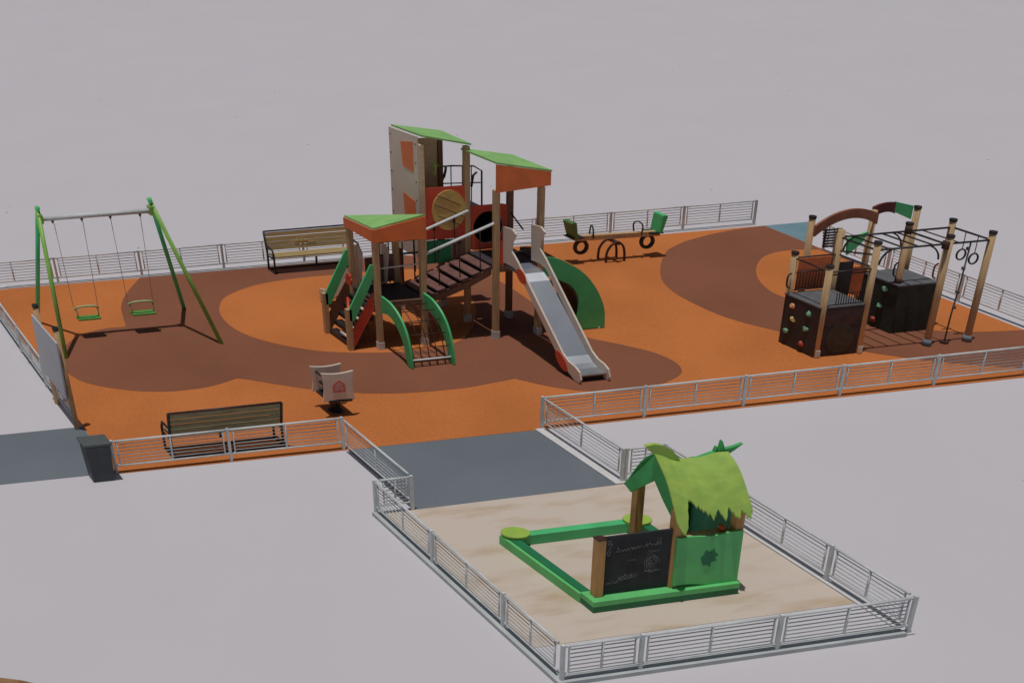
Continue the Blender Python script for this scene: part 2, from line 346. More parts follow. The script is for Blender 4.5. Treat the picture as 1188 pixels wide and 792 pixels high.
# ---------------------------------------------------------------- swings
t = thing('swing_set', -5.5, 5.9, 'green A-frame swing set with a grey top beam at the left', 'swing set')
for (apx, f_a) in ((-6.70, -7.02), (-4.44, -3.74)):
    for sgn, bb in ((1, 6.95), (-1, 4.92)):
        MB().tube([(f_a + (.06 if sgn > 0 else 0), bb, 0), (apx - .0, 5.88 - sgn * .03, 3.06)], .045, 12).build('leg', M_swg if sgn < 0 else M_green, t)
    MB().box(apx - .05, apx + .05, 5.80, 5.96, 2.70, 2.90).build('bracket', M_swg, t, bevel=.01)
beam = MB().tube([(-6.66, 5.88, 2.79), (-4.48, 5.88, 2.79)], .052, 14).build('top_beam', M_galv, t)
for a in (-6.46, -5.87, -5.29, -4.68):
    MB().prism([(a - .035, 2.75), (a + .035, 2.75), (a, 2.66)], 'b', 5.86, 5.90).build('hanger', M_rope, beam)
def swing(a0, a1, label):
    s_ = thing('hanging_swing', (a0 + a1) / 2, 5.88, label, 'swing', 'swing seats on the green frame', z=.45)
    am = (a0 + a1) / 2
    MB().tube([(a0 - .015, 5.88, 2.66), (a0 + .02, 5.88, .74)], .0065, 5).build('chain', M_chain, s_)
    MB().tube([(a1 + .015, 5.88, 2.66), (a1 - .02, 5.88, .74)], .0065, 5).build('chain', M_chain, s_)
    MB().box(a0 + .05, a1 - .02, 5.78, 5.98, .45, .50).build('seat', M_seat, s_, bevel=.015)
    MB().tube(catmull([(a0 + .02, 5.88, .70), (a0 + .10, 5.84, .755), (am, 5.82, .78), (a1 - .10, 5.84, .755), (a1 - .02, 5.88, .70)], False), .024, 8).build('safety_bar', M_strap, s_)
    for a, e in ((a0 + .04, a0 + .07), (a1 - .04, a1 - .04)):
        MB().tube([(a, 5.88, .74), (e, 5.84, .60), (e, 5.88, .48)], .014, 6).build('strap', M_strap, s_)
swing(-6.42, -5.87, 'green cradle swing seat on the left, hanging over orange surface')
swing(-5.27, -4.69, 'green cradle swing seat on the right, hanging over brown surface')

# ---------------------------------------------------------------- play tower
T = thing('play_tower', .9, 4.6, 'big climbing tower with green roofs, orange gables, steps, bridge and steel slide', 'play tower')
def tpost(a, b, z1, foot=True, m=M_wood):
    p = MB().box(a - .055, a + .055, b - .05, b + .05, .14 if foot else .01, z1).build('post', m, T, bevel=.012)
    if foot: MB().box(a - .04, a + .04, b - .035, b + .035, 0, .20).build('steel_foot', M_galv, p) if False else MB().box(a - .062, a + .062, b - .057, b + .057, .01, .19).build('steel_foot', M_galv, p)
X1, X2 = -.82, .14; Y1, Y2 = 3.92, 4.88
for a, b, z in ((X1, Y1, 2.5), (X2, Y1, 2.5), (X1, Y2, 2.5), (X2, Y2, 2.5)): tpost(a, b, z)
U1, U2 = 1.70, 2.64
tpost(U1, Y1, 3.35); tpost(U2, Y1, 3.35); tpost(U1, Y2, 4.00); tpost(U2, Y2, 3.5, m=M_wooddk)
V1, V2, Y3 = .74, 1.70, 5.80
tpost(V1, Y2, 4.1, m=M_pale); tpost(V1, Y3, 4.1, m=M_wooddk); tpost(V2, Y3, 3.9, m=M_wooddk)
# platforms
MB().box(X1 - .02, X2 + .02, Y1 + .05, Y2 - .05, 1.02, 1.12).build('platform', M_tdeck, T)
MB().box(X1 + .06, X2 - .06, Y1 - .035, Y1 + .045, 1.00, 1.115).build('platform_edge', M_wooddk, T)
MB().box(U1 - .02, U2 + .02, Y1 + .05, Y2 - .05, 1.60, 1.70).build('platform', M_tdeck, T)
MB().box(U1 + .06, U2 - .06, Y1 - .035, Y1 + .045, 1.56, 1.695).build('platform_edge', M_wooddk, T)
MB().box(V1 - .02, V2 + .02, Y2 + .05, Y3 - .05, 2.00, 2.10).build('platform', M_tdeck, T)
# low tower roof
r = MB().slab([(X1 - .06, Y1 - .06, 2.77), (X2 + .04, Y1 - .06, 2.98), (X2 + .02, Y2 - .1, 2.68), (X1 - .06, Y2 + .05, 2.70)], .035).build('roof', M_roofg, T)
MB().prism([(X1 - .07, 2.46), (X2 + .06, 2.46), (X2 + .05, 2.935), (X1 - .07, 2.73)], 'b', Y1 - .08, Y1 - .055).build('gable_board', M_redor, r)
MB().prism([(Y1 - .055, 2.46), (Y2 + .06, 2.46), (Y2 + .06, 2.655), (Y1 - .055, 2.73)], 'a', X1 - .08, X1 - .055).build('gable_board', M_redor, r)
MB().prism([(Y1 - .055, 2.46), (Y2 - .08, 2.46), (Y2 - .08, 2.66), (Y1 - .055, 2.93)], 'a', X2 + .03, X2 + .055).build('gable_board', M_redor, r)
# front tower roof
r = MB().slab([(U1 - .05, Y1 - .08, 3.94), (U2 + .16, Y1 - .08, 3.70), (U2 + .10, Y2 + .08, 3.72), (U1 - .05, Y2 + .10, 3.93)], .035).build('roof', M_roofg, T)
MB().prism([(U1 - .05, 3.31), (U2 + .14, 3.385), (U2 + .14, 3.665), (U1 - .05, 3.895)], 'b', Y1 - .085, Y1 - .058).build('gable_board', M_redor, r)
# tall tower roof
r = MB().slab([(V1 - .02, Y2 - .08, 4.31), (V2 + .06, Y2 - .08, 4.06), (V2 + .02, Y3 - .05, 4.10), (V1 - .02, Y3 + .06, 4.27)], .035).build('roof', M_roofg, T)
# tall tower walls: left wall with two cut windows filled in orange-red
wl = MB().prism([(Y2 - .04, 4.27), (Y3 + .04, 4.23), (Y3 + .04, 1.6), (Y2 - .04, 1.6)], 'a', V1 - .085, V1 - .06).build('wall_panel', M_beige, T)
MB().prism([(5.42, 4.03), (4.98, 4.13), (4.98, 3.48), (5.36, 3.53)], 'a', V1 - .092, V1 - .0855).build('window_panel', M_redor, wl)
MB().prism([(5.38, 2.95), (4.96, 2.87), (4.96, 2.42), (5.36, 2.45)], 'a', V1 - .092, V1 - .0855).build('window_panel', M_redor, wl)
scr = MB()
for z in (1.8, 2.4, 2.9, 3.3, 3.7, 4.1):
    for b in (Y2 + .02, Y3 - .02): scr.box(V1 - .096, V1 - .086, b - .013, b + .013, z - .012, z + .012)
scr.build('bolt', M_black, wl)
wb = MB().box(V1 + .06, V2 - .06, Y3 - .02, Y3 + .01, 2.1, 3.95).build('wall_panel', M_pale, T)
MB().tube([(V1 + .35, Y2 + .1, 3.4), (V1 + .38, Y2 + .1, 3.55), (V1 + .35, Y2 + .1, 3.7)], .02, 6).tube([(V1 + .31, Y2 + .1, 3.58), (V1 + .44, Y2 + .1, 3.60)], .015, 6).build('hanging_toy', M_lime, T)
MB().tube([(V1 + .10, Y2 + .3, 2.98), (V1 + .75, Y2 + .3, 2.98)], .012, 6).build('rung', M_galv, T)
# tall tower front barrier, red with round timber disc; and front tower's back barrier with round hole
pf = MB().box(V1 + .05, V2 - .05, Y2 - .03, Y2 + .0, 2.02, 3.17).build('barrier_panel', M_red, T)
disc = [(1.29 + .36 * cos(i * 2 * pi / 36), 2.66 + .44 * sin(i * 2 * pi / 36)) for i in range(36)]
dk = MB().prism(disc, 'b', Y2 - .05, Y2 - .031).build('timber_disc', M_yel, pf)
gr = MB()
for k in (-.22, 0, .22): gr.tube([(1.29 - .31, Y2 - .052, 2.66 + k + .16), (1.29 + .31, Y2 - .052, 2.66 + k - .16)] if abs(k) < .1 else [(1.29 - .24, Y2 - .052, 2.66 + k + .12), (1.29 + .24, Y2 - .052, 2.66 + k - .12)], .008, 5)
gr.build('groove', M_dkbrown, dk)
hole = [(2.16 + .33 * cos(i * 2 * pi / 32), 2.20 + .36 * sin(i * 2 * pi / 32)) for i in range(33)]
rect = []
for (u, v) in hole:
    du, dv = u - 2.16, v - 2.20; hx = .43; hz = .50
    k = min(hx / abs(du) if abs(du) > 1e-6 else 9e9, hz / abs(dv) if abs(dv) > 1e-6 else 9e9); rect.append((2.16 + du * k, 2.20 + dv * k))
MB().strip(rect, hole, 'b', Y2 - .02, Y2 + .01).build('barrier_panel', M_red, T)
tun = MB()
for i in range(32):
    (u0, v0), (u1, v1) = hole[i], hole[i + 1]
    tun.add([(u0, Y2 + .012, v0), (u1, Y2 + .012, v1), (u1, Y2 + .75, v1), (u0, Y2 + .75, v0)], [(0, 1, 2, 3)], True)
tun.add([(u, Y2 + .75, v) for u, v in hole[:-1]], [tuple(range(32))])
tun.build('crawl_tunnel', M_black, T)
# under-tower panels
MB().box(V1 + .06, V1 + .60, Y2 - .03, Y2, 1.48, 2.0).build('barrier_panel', M_dgreen, T)
MB().box(V1 + .62, V2 - .05, Y2 - .03, Y2, 1.20, 1.98).build('barrier_panel', M_wooddk, T)
MB().box(U1 + .06, U1 + .16, Y1 - .02, Y1 + .02, 1.71, 2.25).build('barrier_panel', M_red, T)
MB().box(X1 + .3, X2 - .02, Y2 - .0, Y2 + .03, 1.14, 1.72).build('barrier_panel', M_pinkpl, T)
# black tube balcony
gd = MB()
gd.tube([(V2 - .1 + .36, Y3, 3.30), (V2 + .75, Y3, 3.26), (V2 + .93, Y3, 3.14), (V2 + .93, Y3, 2.30)], .018, 6)
gd.tube([(V2 + .05, Y3, 3.30), (V2 + .30, Y3, 3.30)], .018, 6)
gd.tube([(V2 + .05, Y3, 2.92), (V2 + .9, Y3, 2.88)], .014, 6)
for q in (.25, .50, .70): gd.tube([(V2 + q, Y3, 2.30), (V2 + q, Y3, 3.28)], .012, 6)
gd.tube([(V2 + .05, Y3, 3.0), (V2 + .10, Y3, 3.08), (V2 + .13, Y3, 3.2), (V2 + .14, Y3, 3.3)], .025, 6)
gd.tube([(V2 + .70, Y3, 2.8), (V2 + .74, Y3, 3.05), (V2 + .82, Y3, 3.12)], .025, 6)
gd.box(V2 + .02, V2 + .95, Y3 - .06, Y3 + .3, 2.18, 2.24)
gd.build('guard_rail', M_black, T)
gd = MB()
for z in (1.75, 2.05): gd.tube([(X1 + .55, Y2 + .02, z), (X2 + .62, Y2 + .02, z)], .022, 6)
for a in (-.2, .0, .3, .55, .74): gd.tube([(a, Y2 + .02, 1.1), (a, Y2 + .02, 2.1)], .016, 6)
gd.build('guard_rail', M_black, T)
# rail across the low tower's front
MB().tube([(X1 + .05, Y1, 1.86), (X2 - .03, Y1, 1.90)], .016, 8).build('handrail', M_galv, T)
gd = MB().tube([(U1 + .95, Y1 + .2, 2.3), (U2 + .02, Y1 + .12, 2.05)], .014, 6).tube([(U1 + .18, Y1, 1.98), (U2 - .0, Y1, 1.98)], .016, 6)
gd.tube([(U2, Y2 - .05, 2.48), (U2 - .3, Y1 + .1, 2.42)], .018, 6); gd.build('handrail', M_black, T)
# bridge: stepped planks between the low and the front tower
pts = [(X2 + .06, 1.03), (.7, 1.17), (1.2, 1.36), (U1 - .06, 1.58)]
br = MB().strip([(u, v + .0) for u, v in pts], [(u, v - .05) for u, v in pts], 'b', Y1 + .12, Y2 - .12).build('bridge', M_black, T)  # black board added below the planks, also standing in for the shade there
for s_ in (Y1 + .08, Y2 - .08):
    MB().strip([(u, v + .045) for u, v in pts], [(u, v - .10) for u, v in pts], 'b', s_ - .03, s_ + .03).build('stringer', M_wooddk, br)
for k in range(6):
    u = X2 + .12 + k * .245; z = 1.10 + k * .098
    MB().prism([(u, z - .02), (u + .17, z + .03), (u + .17, z + .065), (u, z + .015)], 'b', Y1 + .03, Y2 - .03).build('plank', M_pinkpl, br)
for b in (Y1, Y2 - .11):
    hr = MB().tube([(X2 + .05, b, 2.09), (U1 - .04, b, 2.64)], .030, 10).build('handrail', M_galv, br)
    for q in (.22, .50, .78):
        a = X2 + (U1 - X2) * q; z = 2.09 + .55 * q
        MB().tube([(a, b, z), (a + .01, b, z - .85)], .012, 6).tube([(a, b, z - .1), (a, b, z - .02)], .026, 6).build('hanger', M_black, hr)
nl = MB()
for k in range(7): nl.tube([(1.1 + k * .09, Y2, 1.5), (1.12 + k * .085, Y2, 2.25)], .009, 5)
for z in (1.75, 2.0): nl.tube([(1.05, Y2, z), (1.7, Y2, z + .05)], .009, 5)
nl.build('safety_net', M_black, br)
# steel slide
def slide_side(a, parent, flip=1):
    """beige side panel in the plane a; (b,z) outline"""
    o = [(3.90, 2.56), (3.62, 2.60), (3.50, 2.52), (3.62, 2.30), (3.63, 2.12), (3.45, 1.96), (2.03, .47), (1.86, .37), (1.68, .34), (1.55, .27), (1.50, .12), (1.54, .03), (1.66, .03), (1.90, .16), (2.05, .24), (3.42, 1.74), (3.60, 1.80), (3.88, 1.78)]
    return MB().prism(o, 'a', a - .02, a + .02).build('side_panel', M_beige, parent)
sl_pts = [(3.95, 1.70), (3.62, 1.70), (3.47, 1.66), (3.30, 1.54), (2.10, .36), (1.95, .25), (1.82, .20), (1.58, .18)]
sl = MB().strip(sl_pts, [(u, v - .03) for u, v in sl_pts], 'a', 1.875, 2.425).build('slide', M_steel, T)
for a in (1.85, 2.45): sp_ = slide_side(a, sl)
for (b, z, rb, rz) in ((2.05, .30, .23, .115), (3.30, 1.68, .17, .12)):
    th = math.atan2(1.35, 1.3)
    ov = [(b + rb * cos(x) * cos(th) - rz * sin(x) * sin(th), z + rb * cos(x) * sin(th) + rz * sin(x) * cos(th)) for x in [i * 2 * pi / 20 for i in range(20)]]
    MB().prism(ov, 'a', 1.818, 1.8295).build('badge', M_red, sl)
MB().box(1.88, 2.42, 1.66, 1.70, .01, .17).build('foot', M_black, sl)
# arched climber on the right
arch_o = catmull([(2.68, 1.80), (2.95, 1.77), (3.23, 1.64), (3.62, 1.36), (3.93, .95), (4.12, .48), (4.15, .03)], False, 5)
arch_i = catmull([(2.68, 1.38), (2.90, 1.34), (3.12, 1.23), (3.36, 1.08), (3.52, .80), (3.52, .36), (3.46, .03)], False, 5)
ac = MB()
ac.strip([(u - .04, v - .05) for u, v in arch_o], [(u - .08, v - .09) for u, v in arch_o], 'b', Y1 + .05, Y1 + .62)
ac = ac.build('arch_climber', M_dkbrown, T)
for b in (Y1, Y1 + .66): MB().strip(arch_o, arch_i, 'b', b - .018, b + .018).build('side_panel', M_green if b == Y1 else M_wooddk, ac)  # far panel coloured dark in place of the shade inside the arch
MB().prism([(2.98, 1.22), (3.03, 1.25), (3.04, .95), (2.99, .98)], 'b', Y1 + .1, Y1 + .13).build('toy', M_redor, ac)
for a in (3.6, 4.02): MB().box(a - .02, a + .02, Y1 - .03, Y1 - .02, .0, .05).build('foot', M_galv, ac)
# net ladder on the low tower
lo = catmull([(3.90, 1.26), (3.55, 1.22), (3.24, 1.05), (3.02, .77), (2.90, .40), (2.86, .03)], False, 5)
li = catmull([(3.90, .86), (3.66, .92), (3.42, .84), (3.18, .58), (3.08, .30), (3.00, .03)], False, 5)
ld = MB()
for k in range(5):
    a = X1 + .14 + k * .165; ld.tube([(a, (u + p) / 2, (v + q) / 2) for (u, v), (p, q) in zip(lo, li)], .010, 5)
for i in range(3, len(lo) - 2, 4):
    u, v = (lo[i][0] + li[i][0]) / 2, (lo[i][1] + li[i][1]) / 2; ld.tube([(X1 + .06, u, v), (X2 - .04, u, v)], .011, 5)
ld = ld.build('net_ladder', M_dkbrown, T)
for a in (X1 + .06, X2 - .02): MB().strip(lo, li, 'a', a - .022, a + .022).build('side_panel', M_green, ld)
MB().tube([(X1 + .07, 2.95, .17), (X2 - .03, 2.95, .17)], .022, 8).build('rung', M_galv, ld)
# steps on the left of the low tower
stp = MB()
for k in range(5):
    u = -1.36 + k * .115; z = .14 + k * .20
    stp.prism([(u - .03, z - .10), (u + .14, z - .10), (u + .14, z + .0), (u - .03, z)], 'b', Y1 + .12, Y2 + .02)
stp = stp.build('staircase', M_black, T)
for k in range(4):
    u = -1.34 + k * .125; z = .24 + k * .20
    MB().tube([(u - .02, Y1 + .14, z), (u - .02, Y1 + .55, z)], .03, 8).build('step_log', M_beige, stp)
for b in (Y1 + .08, Y2 + .06):
    MB().prism([(-1.44, .05), (-1.36, .05), (-.88, .92), (-.88, 1.30), (-1.42, .36)], 'b', b - .02, b + .02).build('stringer', M_red if b < 4.5 else M_wooddk, stp)
    MB().prism([(-1.42, .72), (-1.32, .72), (-.86, 1.68), (-.86, 1.94), (-.92, 1.94), (-1.42, .98)], 'b', b - .05, b - .01).build('handrail', M_green, stp)
    p = MB().box(-1.47, -1.37, b - .05, b + .05, .01, .98).build('post', M_wood, stp)
MB().tube([(-1.30, Y1 + .3, .82), (-1.0, Y2 - .1, .88)], .03, 6).build('crossbar', M_red, stp)
fl = MB()
for x in [i * 2 * pi / 6 for i in range(6)]: fl.tube([(-1.02 + .0, Y2 - .2 + .07 * cos(x), 1.36 + .09 * sin(x)), (-.99, Y2 - .2 + .07 * cos(x), 1.36 + .09 * sin(x))], .055, 8)
fl.build('flower', M_red, stp)
# small slide at the back of the low tower: only its entrance panels show
ss = MB().strip([(4.85, 1.12), (5.2, 1.10), (6.3, .25), (6.6, .22)], [(4.85, 1.09), (5.2, 1.07), (6.3, .22), (6.6, .19)], 'a', -.65, -.13).build('slide', M_steel, T)
for a in (-.67, -.11):
    MB().prism([(4.85, 1.05), (4.72, 1.9), (4.82, 2.02), (4.98, 2.02), (5.12, 1.85), (5.10, 1.55), (5.32, 1.30), (6.35, .42), (6.65, .35), (6.65, .08), (6.3, .12), (5.2, 1.0)], 'a', a - .02, a + .02).build('side_panel', M_beige, ss)

# ---------------------------------------------------------------- seesaw
t = thing('seesaw', 7.1, 7.6, 'small seesaw with green seat backs and tyres near the back fence', 'seesaw')
bm_ = MB().prism([(6.12, .60), (8.30, .56), (8.30, .68), (6.12, .72)], 'b', 7.54, 7.66).build('beam', M_wood, t)
for b in (7.72, 7.45):
    MB().tube(catmull([(6.86, b, .012), (6.88, b, .28), (6.98, b - .02, .47), (7.14, b - .02, .52), (7.28, b, .42), (7.33, b, .24), (7.34, b, .012)], False), .027, 8).build('leg', M_dkbrown, t)
MB().tube([(7.1, 7.35, .53), (7.1, 7.80, .53)], .05, 10).build('pivot', M_dkbrown, t)
for a, sgn, m in ((6.15, -1, mat('olive_green_panel', (.10, .22, .07), .5)), (8.18, 1, M_green)):
    st = MB().box(a - .18, a + .14, 7.45, 7.75, .69 if sgn < 0 else .65, .72 if sgn < 0 else .68).build('seat', M_black, t)
    MB().prism([(a + sgn * .02, .66), (a + sgn * .10, .66), (a + sgn * .22, 1.10), (a + sgn * .15, 1.14), (a + sgn * .08, 1.12)], 'b', 7.44, 7.76).build('backrest', m, t, bevel=.02)
    h = a - sgn * .40
    MB().tube(catmull([(h, 7.50, .66), (h + sgn * .02, 7.50, .88), (h - sgn * .02, 7.60, .96), (h - sgn * .06, 7.70, .88), (h - sgn * .04, 7.70, .66)], False), .017, 8).build('handle', M_black, t)
    ca = a + (-sgn) * .16
    MB().loop([(ca + .15 * cos(x), 7.6, .42 + .16 * sin(x)) for x in [i * 2 * pi / 24 for i in range(24)]], .045, 8).build('tyre', M_black, t)
    MB().tube([(ca, 7.6, .58), (ca, 7.6, .63)], .03, 8).build('tyre_bracket', M_black, t)

# ---------------------------------------------------------------- spring rider
t = thing('spring_rider', -3.13, 1.5, 'beige spring rider with a pink house emblem beside the slate path corner', 'spring rider')
sp_ = MB().tube([(-3.1 + .075 * cos(i * .7), 1.5 + .075 * sin(i * .7), .03 + i * .0062) for i in range(52)], .017, 6).build('spring', M_black, t)
MB().tube([(-3.1, 1.5, .005), (-3.1, 1.5, .035)], .13, 20).build('base_plate', M_black, t)
MB().box(-3.34, -2.90, 1.22, 1.72, .34, .39).build('frame', M_black, t)
def rider_panel(b, a0, a1, z0, z1):
    n = 8; pts = []
    bow = .035
    for i in range(n): u = i / n; pts.append((a0 + (a1 - a0) * u, z0 + bow * sin(pi * u)))
    for i in range(n): u = i / n; pts.append((a1 - bow * sin(pi * u), z0 + (z1 - z0) * u))
    for i in range(n): u = i / n; pts.append((a1 - (a1 - a0) * u, z1 - bow * sin(pi * u)))
    for i in range(n): u = i / n; pts.append((a0 + bow * sin(pi * u), z1 - (z1 - z0) * u))
    return MB().prism(pts, 'b', b - .02, b + .02).build('side_panel', M_beige, t, bevel=.006)
pn = rider_panel(1.25, -3.45, -2.84, .36, .99); rider_panel(1.72, -3.42, -2.82, .36, .92)
a, z = -3.14, .68
oo = [(a - .115, z - .12), (a + .115, z - .12), (a + .115, z + .05), (a, z + .14), (a - .115, z + .05)]
ii = [(a - .08, z - .085), (a + .08, z - .085), (a + .08, z + .035), (a, z + .095), (a - .08, z + .035)]
em = MB().strip(oo + oo[:1], ii + ii[:1], 'b', 1.218, 1.2285).build('house_emblem', M_pink, pn)
MB().prism([(a + .055 * cos(x), z + .055 * sin(x) - .01) for x in [i * 2 * pi / 16 for i in range(16)]], 'b', 1.216, 1.2285).build('dot', mat('light_pink', (.70, .30, .24)), em)
MB().box(-3.28, -2.96, 1.28, 1.69, .56, .60).build('seat', M_black, t)
MB().tube([(-3.32, 1.27, .80), (-3.32, 1.70, .80)], .02, 8).build('handle', M_black, t)

# ---------------------------------------------------------------- climbing frame
Cf = thing('climbing_gym', 8.7, 2.4, 'timber-post climbing frame with monkey bars and two dark climbing boxes', 'climbing gym')
cols = (7.0, 7.95, 9.45, 10.45); rows = (1.64, 2.45, 3.25)
def cpost(a, b, z, cap=True, foot=None, m=M_wood):
    p = MB().tube([(a, b, .012), (a, b, z)], .058, 14).build('post', m, Cf)
    if cap: MB().tube([(a, b, z), (a, b, z + .05)], .066, 14).build('cap', M_black, p)
    if foot: MB().tube([(a, b, .012), (a, b, .16)], .085, 14, r2=.068).build('foot', foot, p)
cpost(cols[0], rows[0], 2.02); cpost(cols[0], rows[1], 2.02)
cpost(cols[1], rows[0], 2.44, foot=None); cpost(cols[1], rows[1], 2.46, False, m=M_wood)
cpost(8.06, rows[2], 2.44)
cpost(9.52, rows[0], 2.44, True, M_blue); cpost(cols[3], rows[0], 2.44, True, M_blue)
cpost(cols[2], rows[1], 2.44, m=M_wood); cpost(10.43, rows[1], 2.44, m=M_wood)
cpost(cols[2], rows[2], 2.50, False); cpost(cols[3], rows[2], 2.46)
cpost(8.72, rows[2], 2.05, False, m=M_wooddk)
def cbox(a0, a1, b0, b1, z1, m, holds, deckm):
    bx_ = MB().box(a0, a0 + .03, b0, b1, .012, z1 - .032).box(a0 + .032, a1, b0, b0 + .03, .012, z1 - .032).box(a1 - .03, a1, b0 + .032, b1, .012, z1 - .032).build('climbing_box', m, Cf)
    MB().box(a0 - .01, a1 + .01, b0 - .01, b1 + .01, z1 - .03, z1).build('deck', deckm, bx_)
    for (b, z, mm) in holds:
        pts = []
        for i in range(3): pts.append((a0 - .002 - i * .022, b + random.uniform(-.01, .01), z + random.uniform(-.01, .01)))
        h = MB().tube(pts, .068, 7, r2=.034); 
        h.v = [(x, y + random.uniform(-.012, .012), q + random.uniform(-.012, .012)) for x, y, q in h.v]
        h.build('climbing_hold', mm, bx_)
    return bx_
b1 = cbox(6.93, 7.93, 1.62, 2.46, 1.15, M_rock, [(2.25, .95, M_holdo), (1.84, .93, M_holdg), (2.18, .66, M_holdy), (1.87, .57, M_holdg), (2.32, .34, M_holdg), (1.93, .20, M_holdr)], M_deck)
# round-patterned translucent front on box one
MB().prism([(7.46 + .30 * cos(x), .42 + .34 * sin(x)) for x in [i * 2 * pi / 28 for i in range(28)]], 'b', 1.610, 1.6185).build('round_panel', mat('olive_panel', (.050, .046, .034), .6, var=.3), b1)
MB().box(7.05, 7.86, 1.612, 1.6185, .72, 1.08).build('front_board', mat('maroon_board', (.055, .032, .030), .6, var=.3), b1)
b2 = cbox(9.35, 10.28, 2.31, 3.16, 1.14, M_rockg, [(2.58, .96, M_holdg), (2.63, .56, M_holdg), (2.72, .19, M_holdr)], M_deck)
# tubes and monkey bars
def bars(name, segs, r=.020, m=M_black):
    q = MB()
    for s_ in segs: q.tube(s_, r, 8)
    return q.build(name, m, Cf)
zt = 1.93
bars('top_tube', [[(7.0, 1.64, zt), (7.0, 2.45, zt)], [(7.0, 2.45, zt), (7.95, 2.45, zt)], [(7.0, 1.64, zt - .02), (7.95, 1.64, zt - .02)], [(7.95, 1.64, zt), (7.95, 2.45, zt)], [(7.95, 2.45, 2.0), (7.95, 1.64, 2.2)]], .018)
zm = 2.30
mb = bars('monkey_bars', [[(7.95, 2.45, zm), (10.45, 2.45, zm)], [(7.95, 1.64, zm), (10.45, 1.64, zm)], [(10.45, 1.64, zm), (10.45, 2.45, zm)], [(7.95, 1.64, zm), (7.95, 2.45, zm)], [(9.45, 1.64, zm), (9.45, 2.45, zm)]], .022)
for k in range(4):
    a = 8.22 + k * .32; MB().tube([(a, 1.64, zm), (a, 2.45, zm)], .018, 8).build('rung', M_black, mb)
for k in range(2):
    a = 9.75 + k * .32; MB().tube([(a, 1.64, zm + .0), (a, 2.45, zm)], .014, 8).build('rung', M_black, mb) if k == 0 else None
for (a, b, s_) in ((8.05, 1.64, 1), (9.35, 1.64, -1), (8.05, 2.45, 1), (9.35, 2.45, -1)):
    MB().tube(catmull([(a, b, zm - .32), (a + .03 * s_, b, zm - .2), (a + .12 * s_, b, zm - .08), (a + .25 * s_, b, zm)], False), .017, 6).build('brace', M_black, mb)
# D-handles on posts
for (a, b, z, m) in ((7.0, 1.64 + .75, 1.45, M_black), (9.45, 1.64, 1.72, M_archp), (9.45, 2.45, 1.45, M_black), (7.90, 2.42, 1.55, M_black)):
    MB().tube(catmull([(a - .07, b, z - .17), (a - .14, b, z - .10), (a - .14, b, z + .10), (a - .07, b, z + .17)], False), .016, 6).build('handle', m, Cf)
# sleeves on one post
MB().tube([(9.45, 2.45, 2.25), (9.45, 2.45, 2.40)], .062, 12).tube([(9.45, 2.45, 1.1), (9.45, 2.45, 1.25)], .062, 12).tube([(9.45, 1.64, 2.2), (9.45, 1.64, 2.36)], .062, 12).build('sleeve', M_dkbrown, Cf)
# arches at the back
def arch(a0, a1, b, z0, z1, hgt, m, w_=.15, name='arch'):
    n = 14; top = []; bot = []
    for i in range(n + 1):
        u = i / n; a = a0 + (a1 - a0) * u; z = z0 + (z1 - z0) * u + hgt * (1 - (2 * u - 1) ** 2)
        top.append((a, z)); bot.append((a, z - w_ - .04 * (2 * u - 1) ** 2))
    return MB().strip(top, bot, 'b', b - .025, b + .025).build(name, m, Cf)
arch(8.06, 9.45, rows[2] - .09, 2.30, 2.46, .22, M_arch, .20)
arch(9.50, 10.0, rows[2] + .08, 2.54, 2.60, .04, M_archp, .20); MB().prism([(9.98, 2.62), (10.40, 2.50), (10.40, 2.20), (9.98, 2.40)], 'b', rows[2] + .05, rows[2] + .10).build('arch', M_green, Cf)
MB().prism([(8.18, 2.22), (8.62, 2.34), (8.50, 2.10), (8.22, 1.86)], 'b', 2.50, 2.54).build('gusset', M_green, Cf)
# mesh guards
def meshp(a0, a1, b, z0, z1, m, n):
    q = MB()
    for k in range(n + 1):
        a = a0 + (a1 - a0) * k / n; q.tube([(a, b, z0), (a, b, z1)], .008, 5)
    for z in (z0, z1): q.tube([(a0, b, z), (a1, b, z)], .014, 6)
    return q.build('guard_rail', m, Cf)
meshp(7.06, 7.88, 2.45, 1.20, 1.60, M_black, 12)
def slats(a0, a1, b, z0, z1, n, m, drop=0, name='mesh_panel'):
    q = MB()
    for k in range(n):
        a = a0 + (a1 - a0) * k / n; q.box(a, a + (a1 - a0) / n * .80, b - .008, b + .008, z0 - drop * k / n * 0 + (drop * (1 - k / n)), z1)
    q.box(a0, a1, b + .009, b + .016, (z0 + z1) / 2 - .02, (z0 + z1) / 2 + .02)
    return q.build(name, m, Cf)
slats(7.16, 7.88, 2.50, 1.17, 1.88, 16, M_net)
slats(8.28, 8.68, 2.50, .88, 1.57, 12, M_net, .14)
q = MB()
for k in range(7):
    z = 1.74 + k * .062; q.box(8.36 + .02 * (7 - k) * .5, 8.80, 3.26, 3.285, z, z + .034)
q.box(8.44, 8.47, 3.287, 3.30, 1.74, 2.15).box(8.72, 8.75, 3.287, 3.30, 1.74, 2.15).build('slatted_panel', M_black, Cf)
q = MB()
for k in range(12): q.tube([(7.30 + k * .055, 1.68, 1.16), (7.30 + k * .055, 1.68, 1.42)], .008, 5)
q.tube([(7.02, 1.66, 1.84), (7.92, 1.66, 1.84)], .016, 6); q.build('guard_rail', M_black, Cf)
MB().box(8.0, 8.30, 2.40, 2.44, .9, 1.75).build('dark_board', M_rock, Cf)
# feet plates on front posts
for a in (7.0, 7.95): MB().box(a - .045, a + .045, 1.575, 1.60, .03, .18).build('foot_plate', M_galv, Cf)
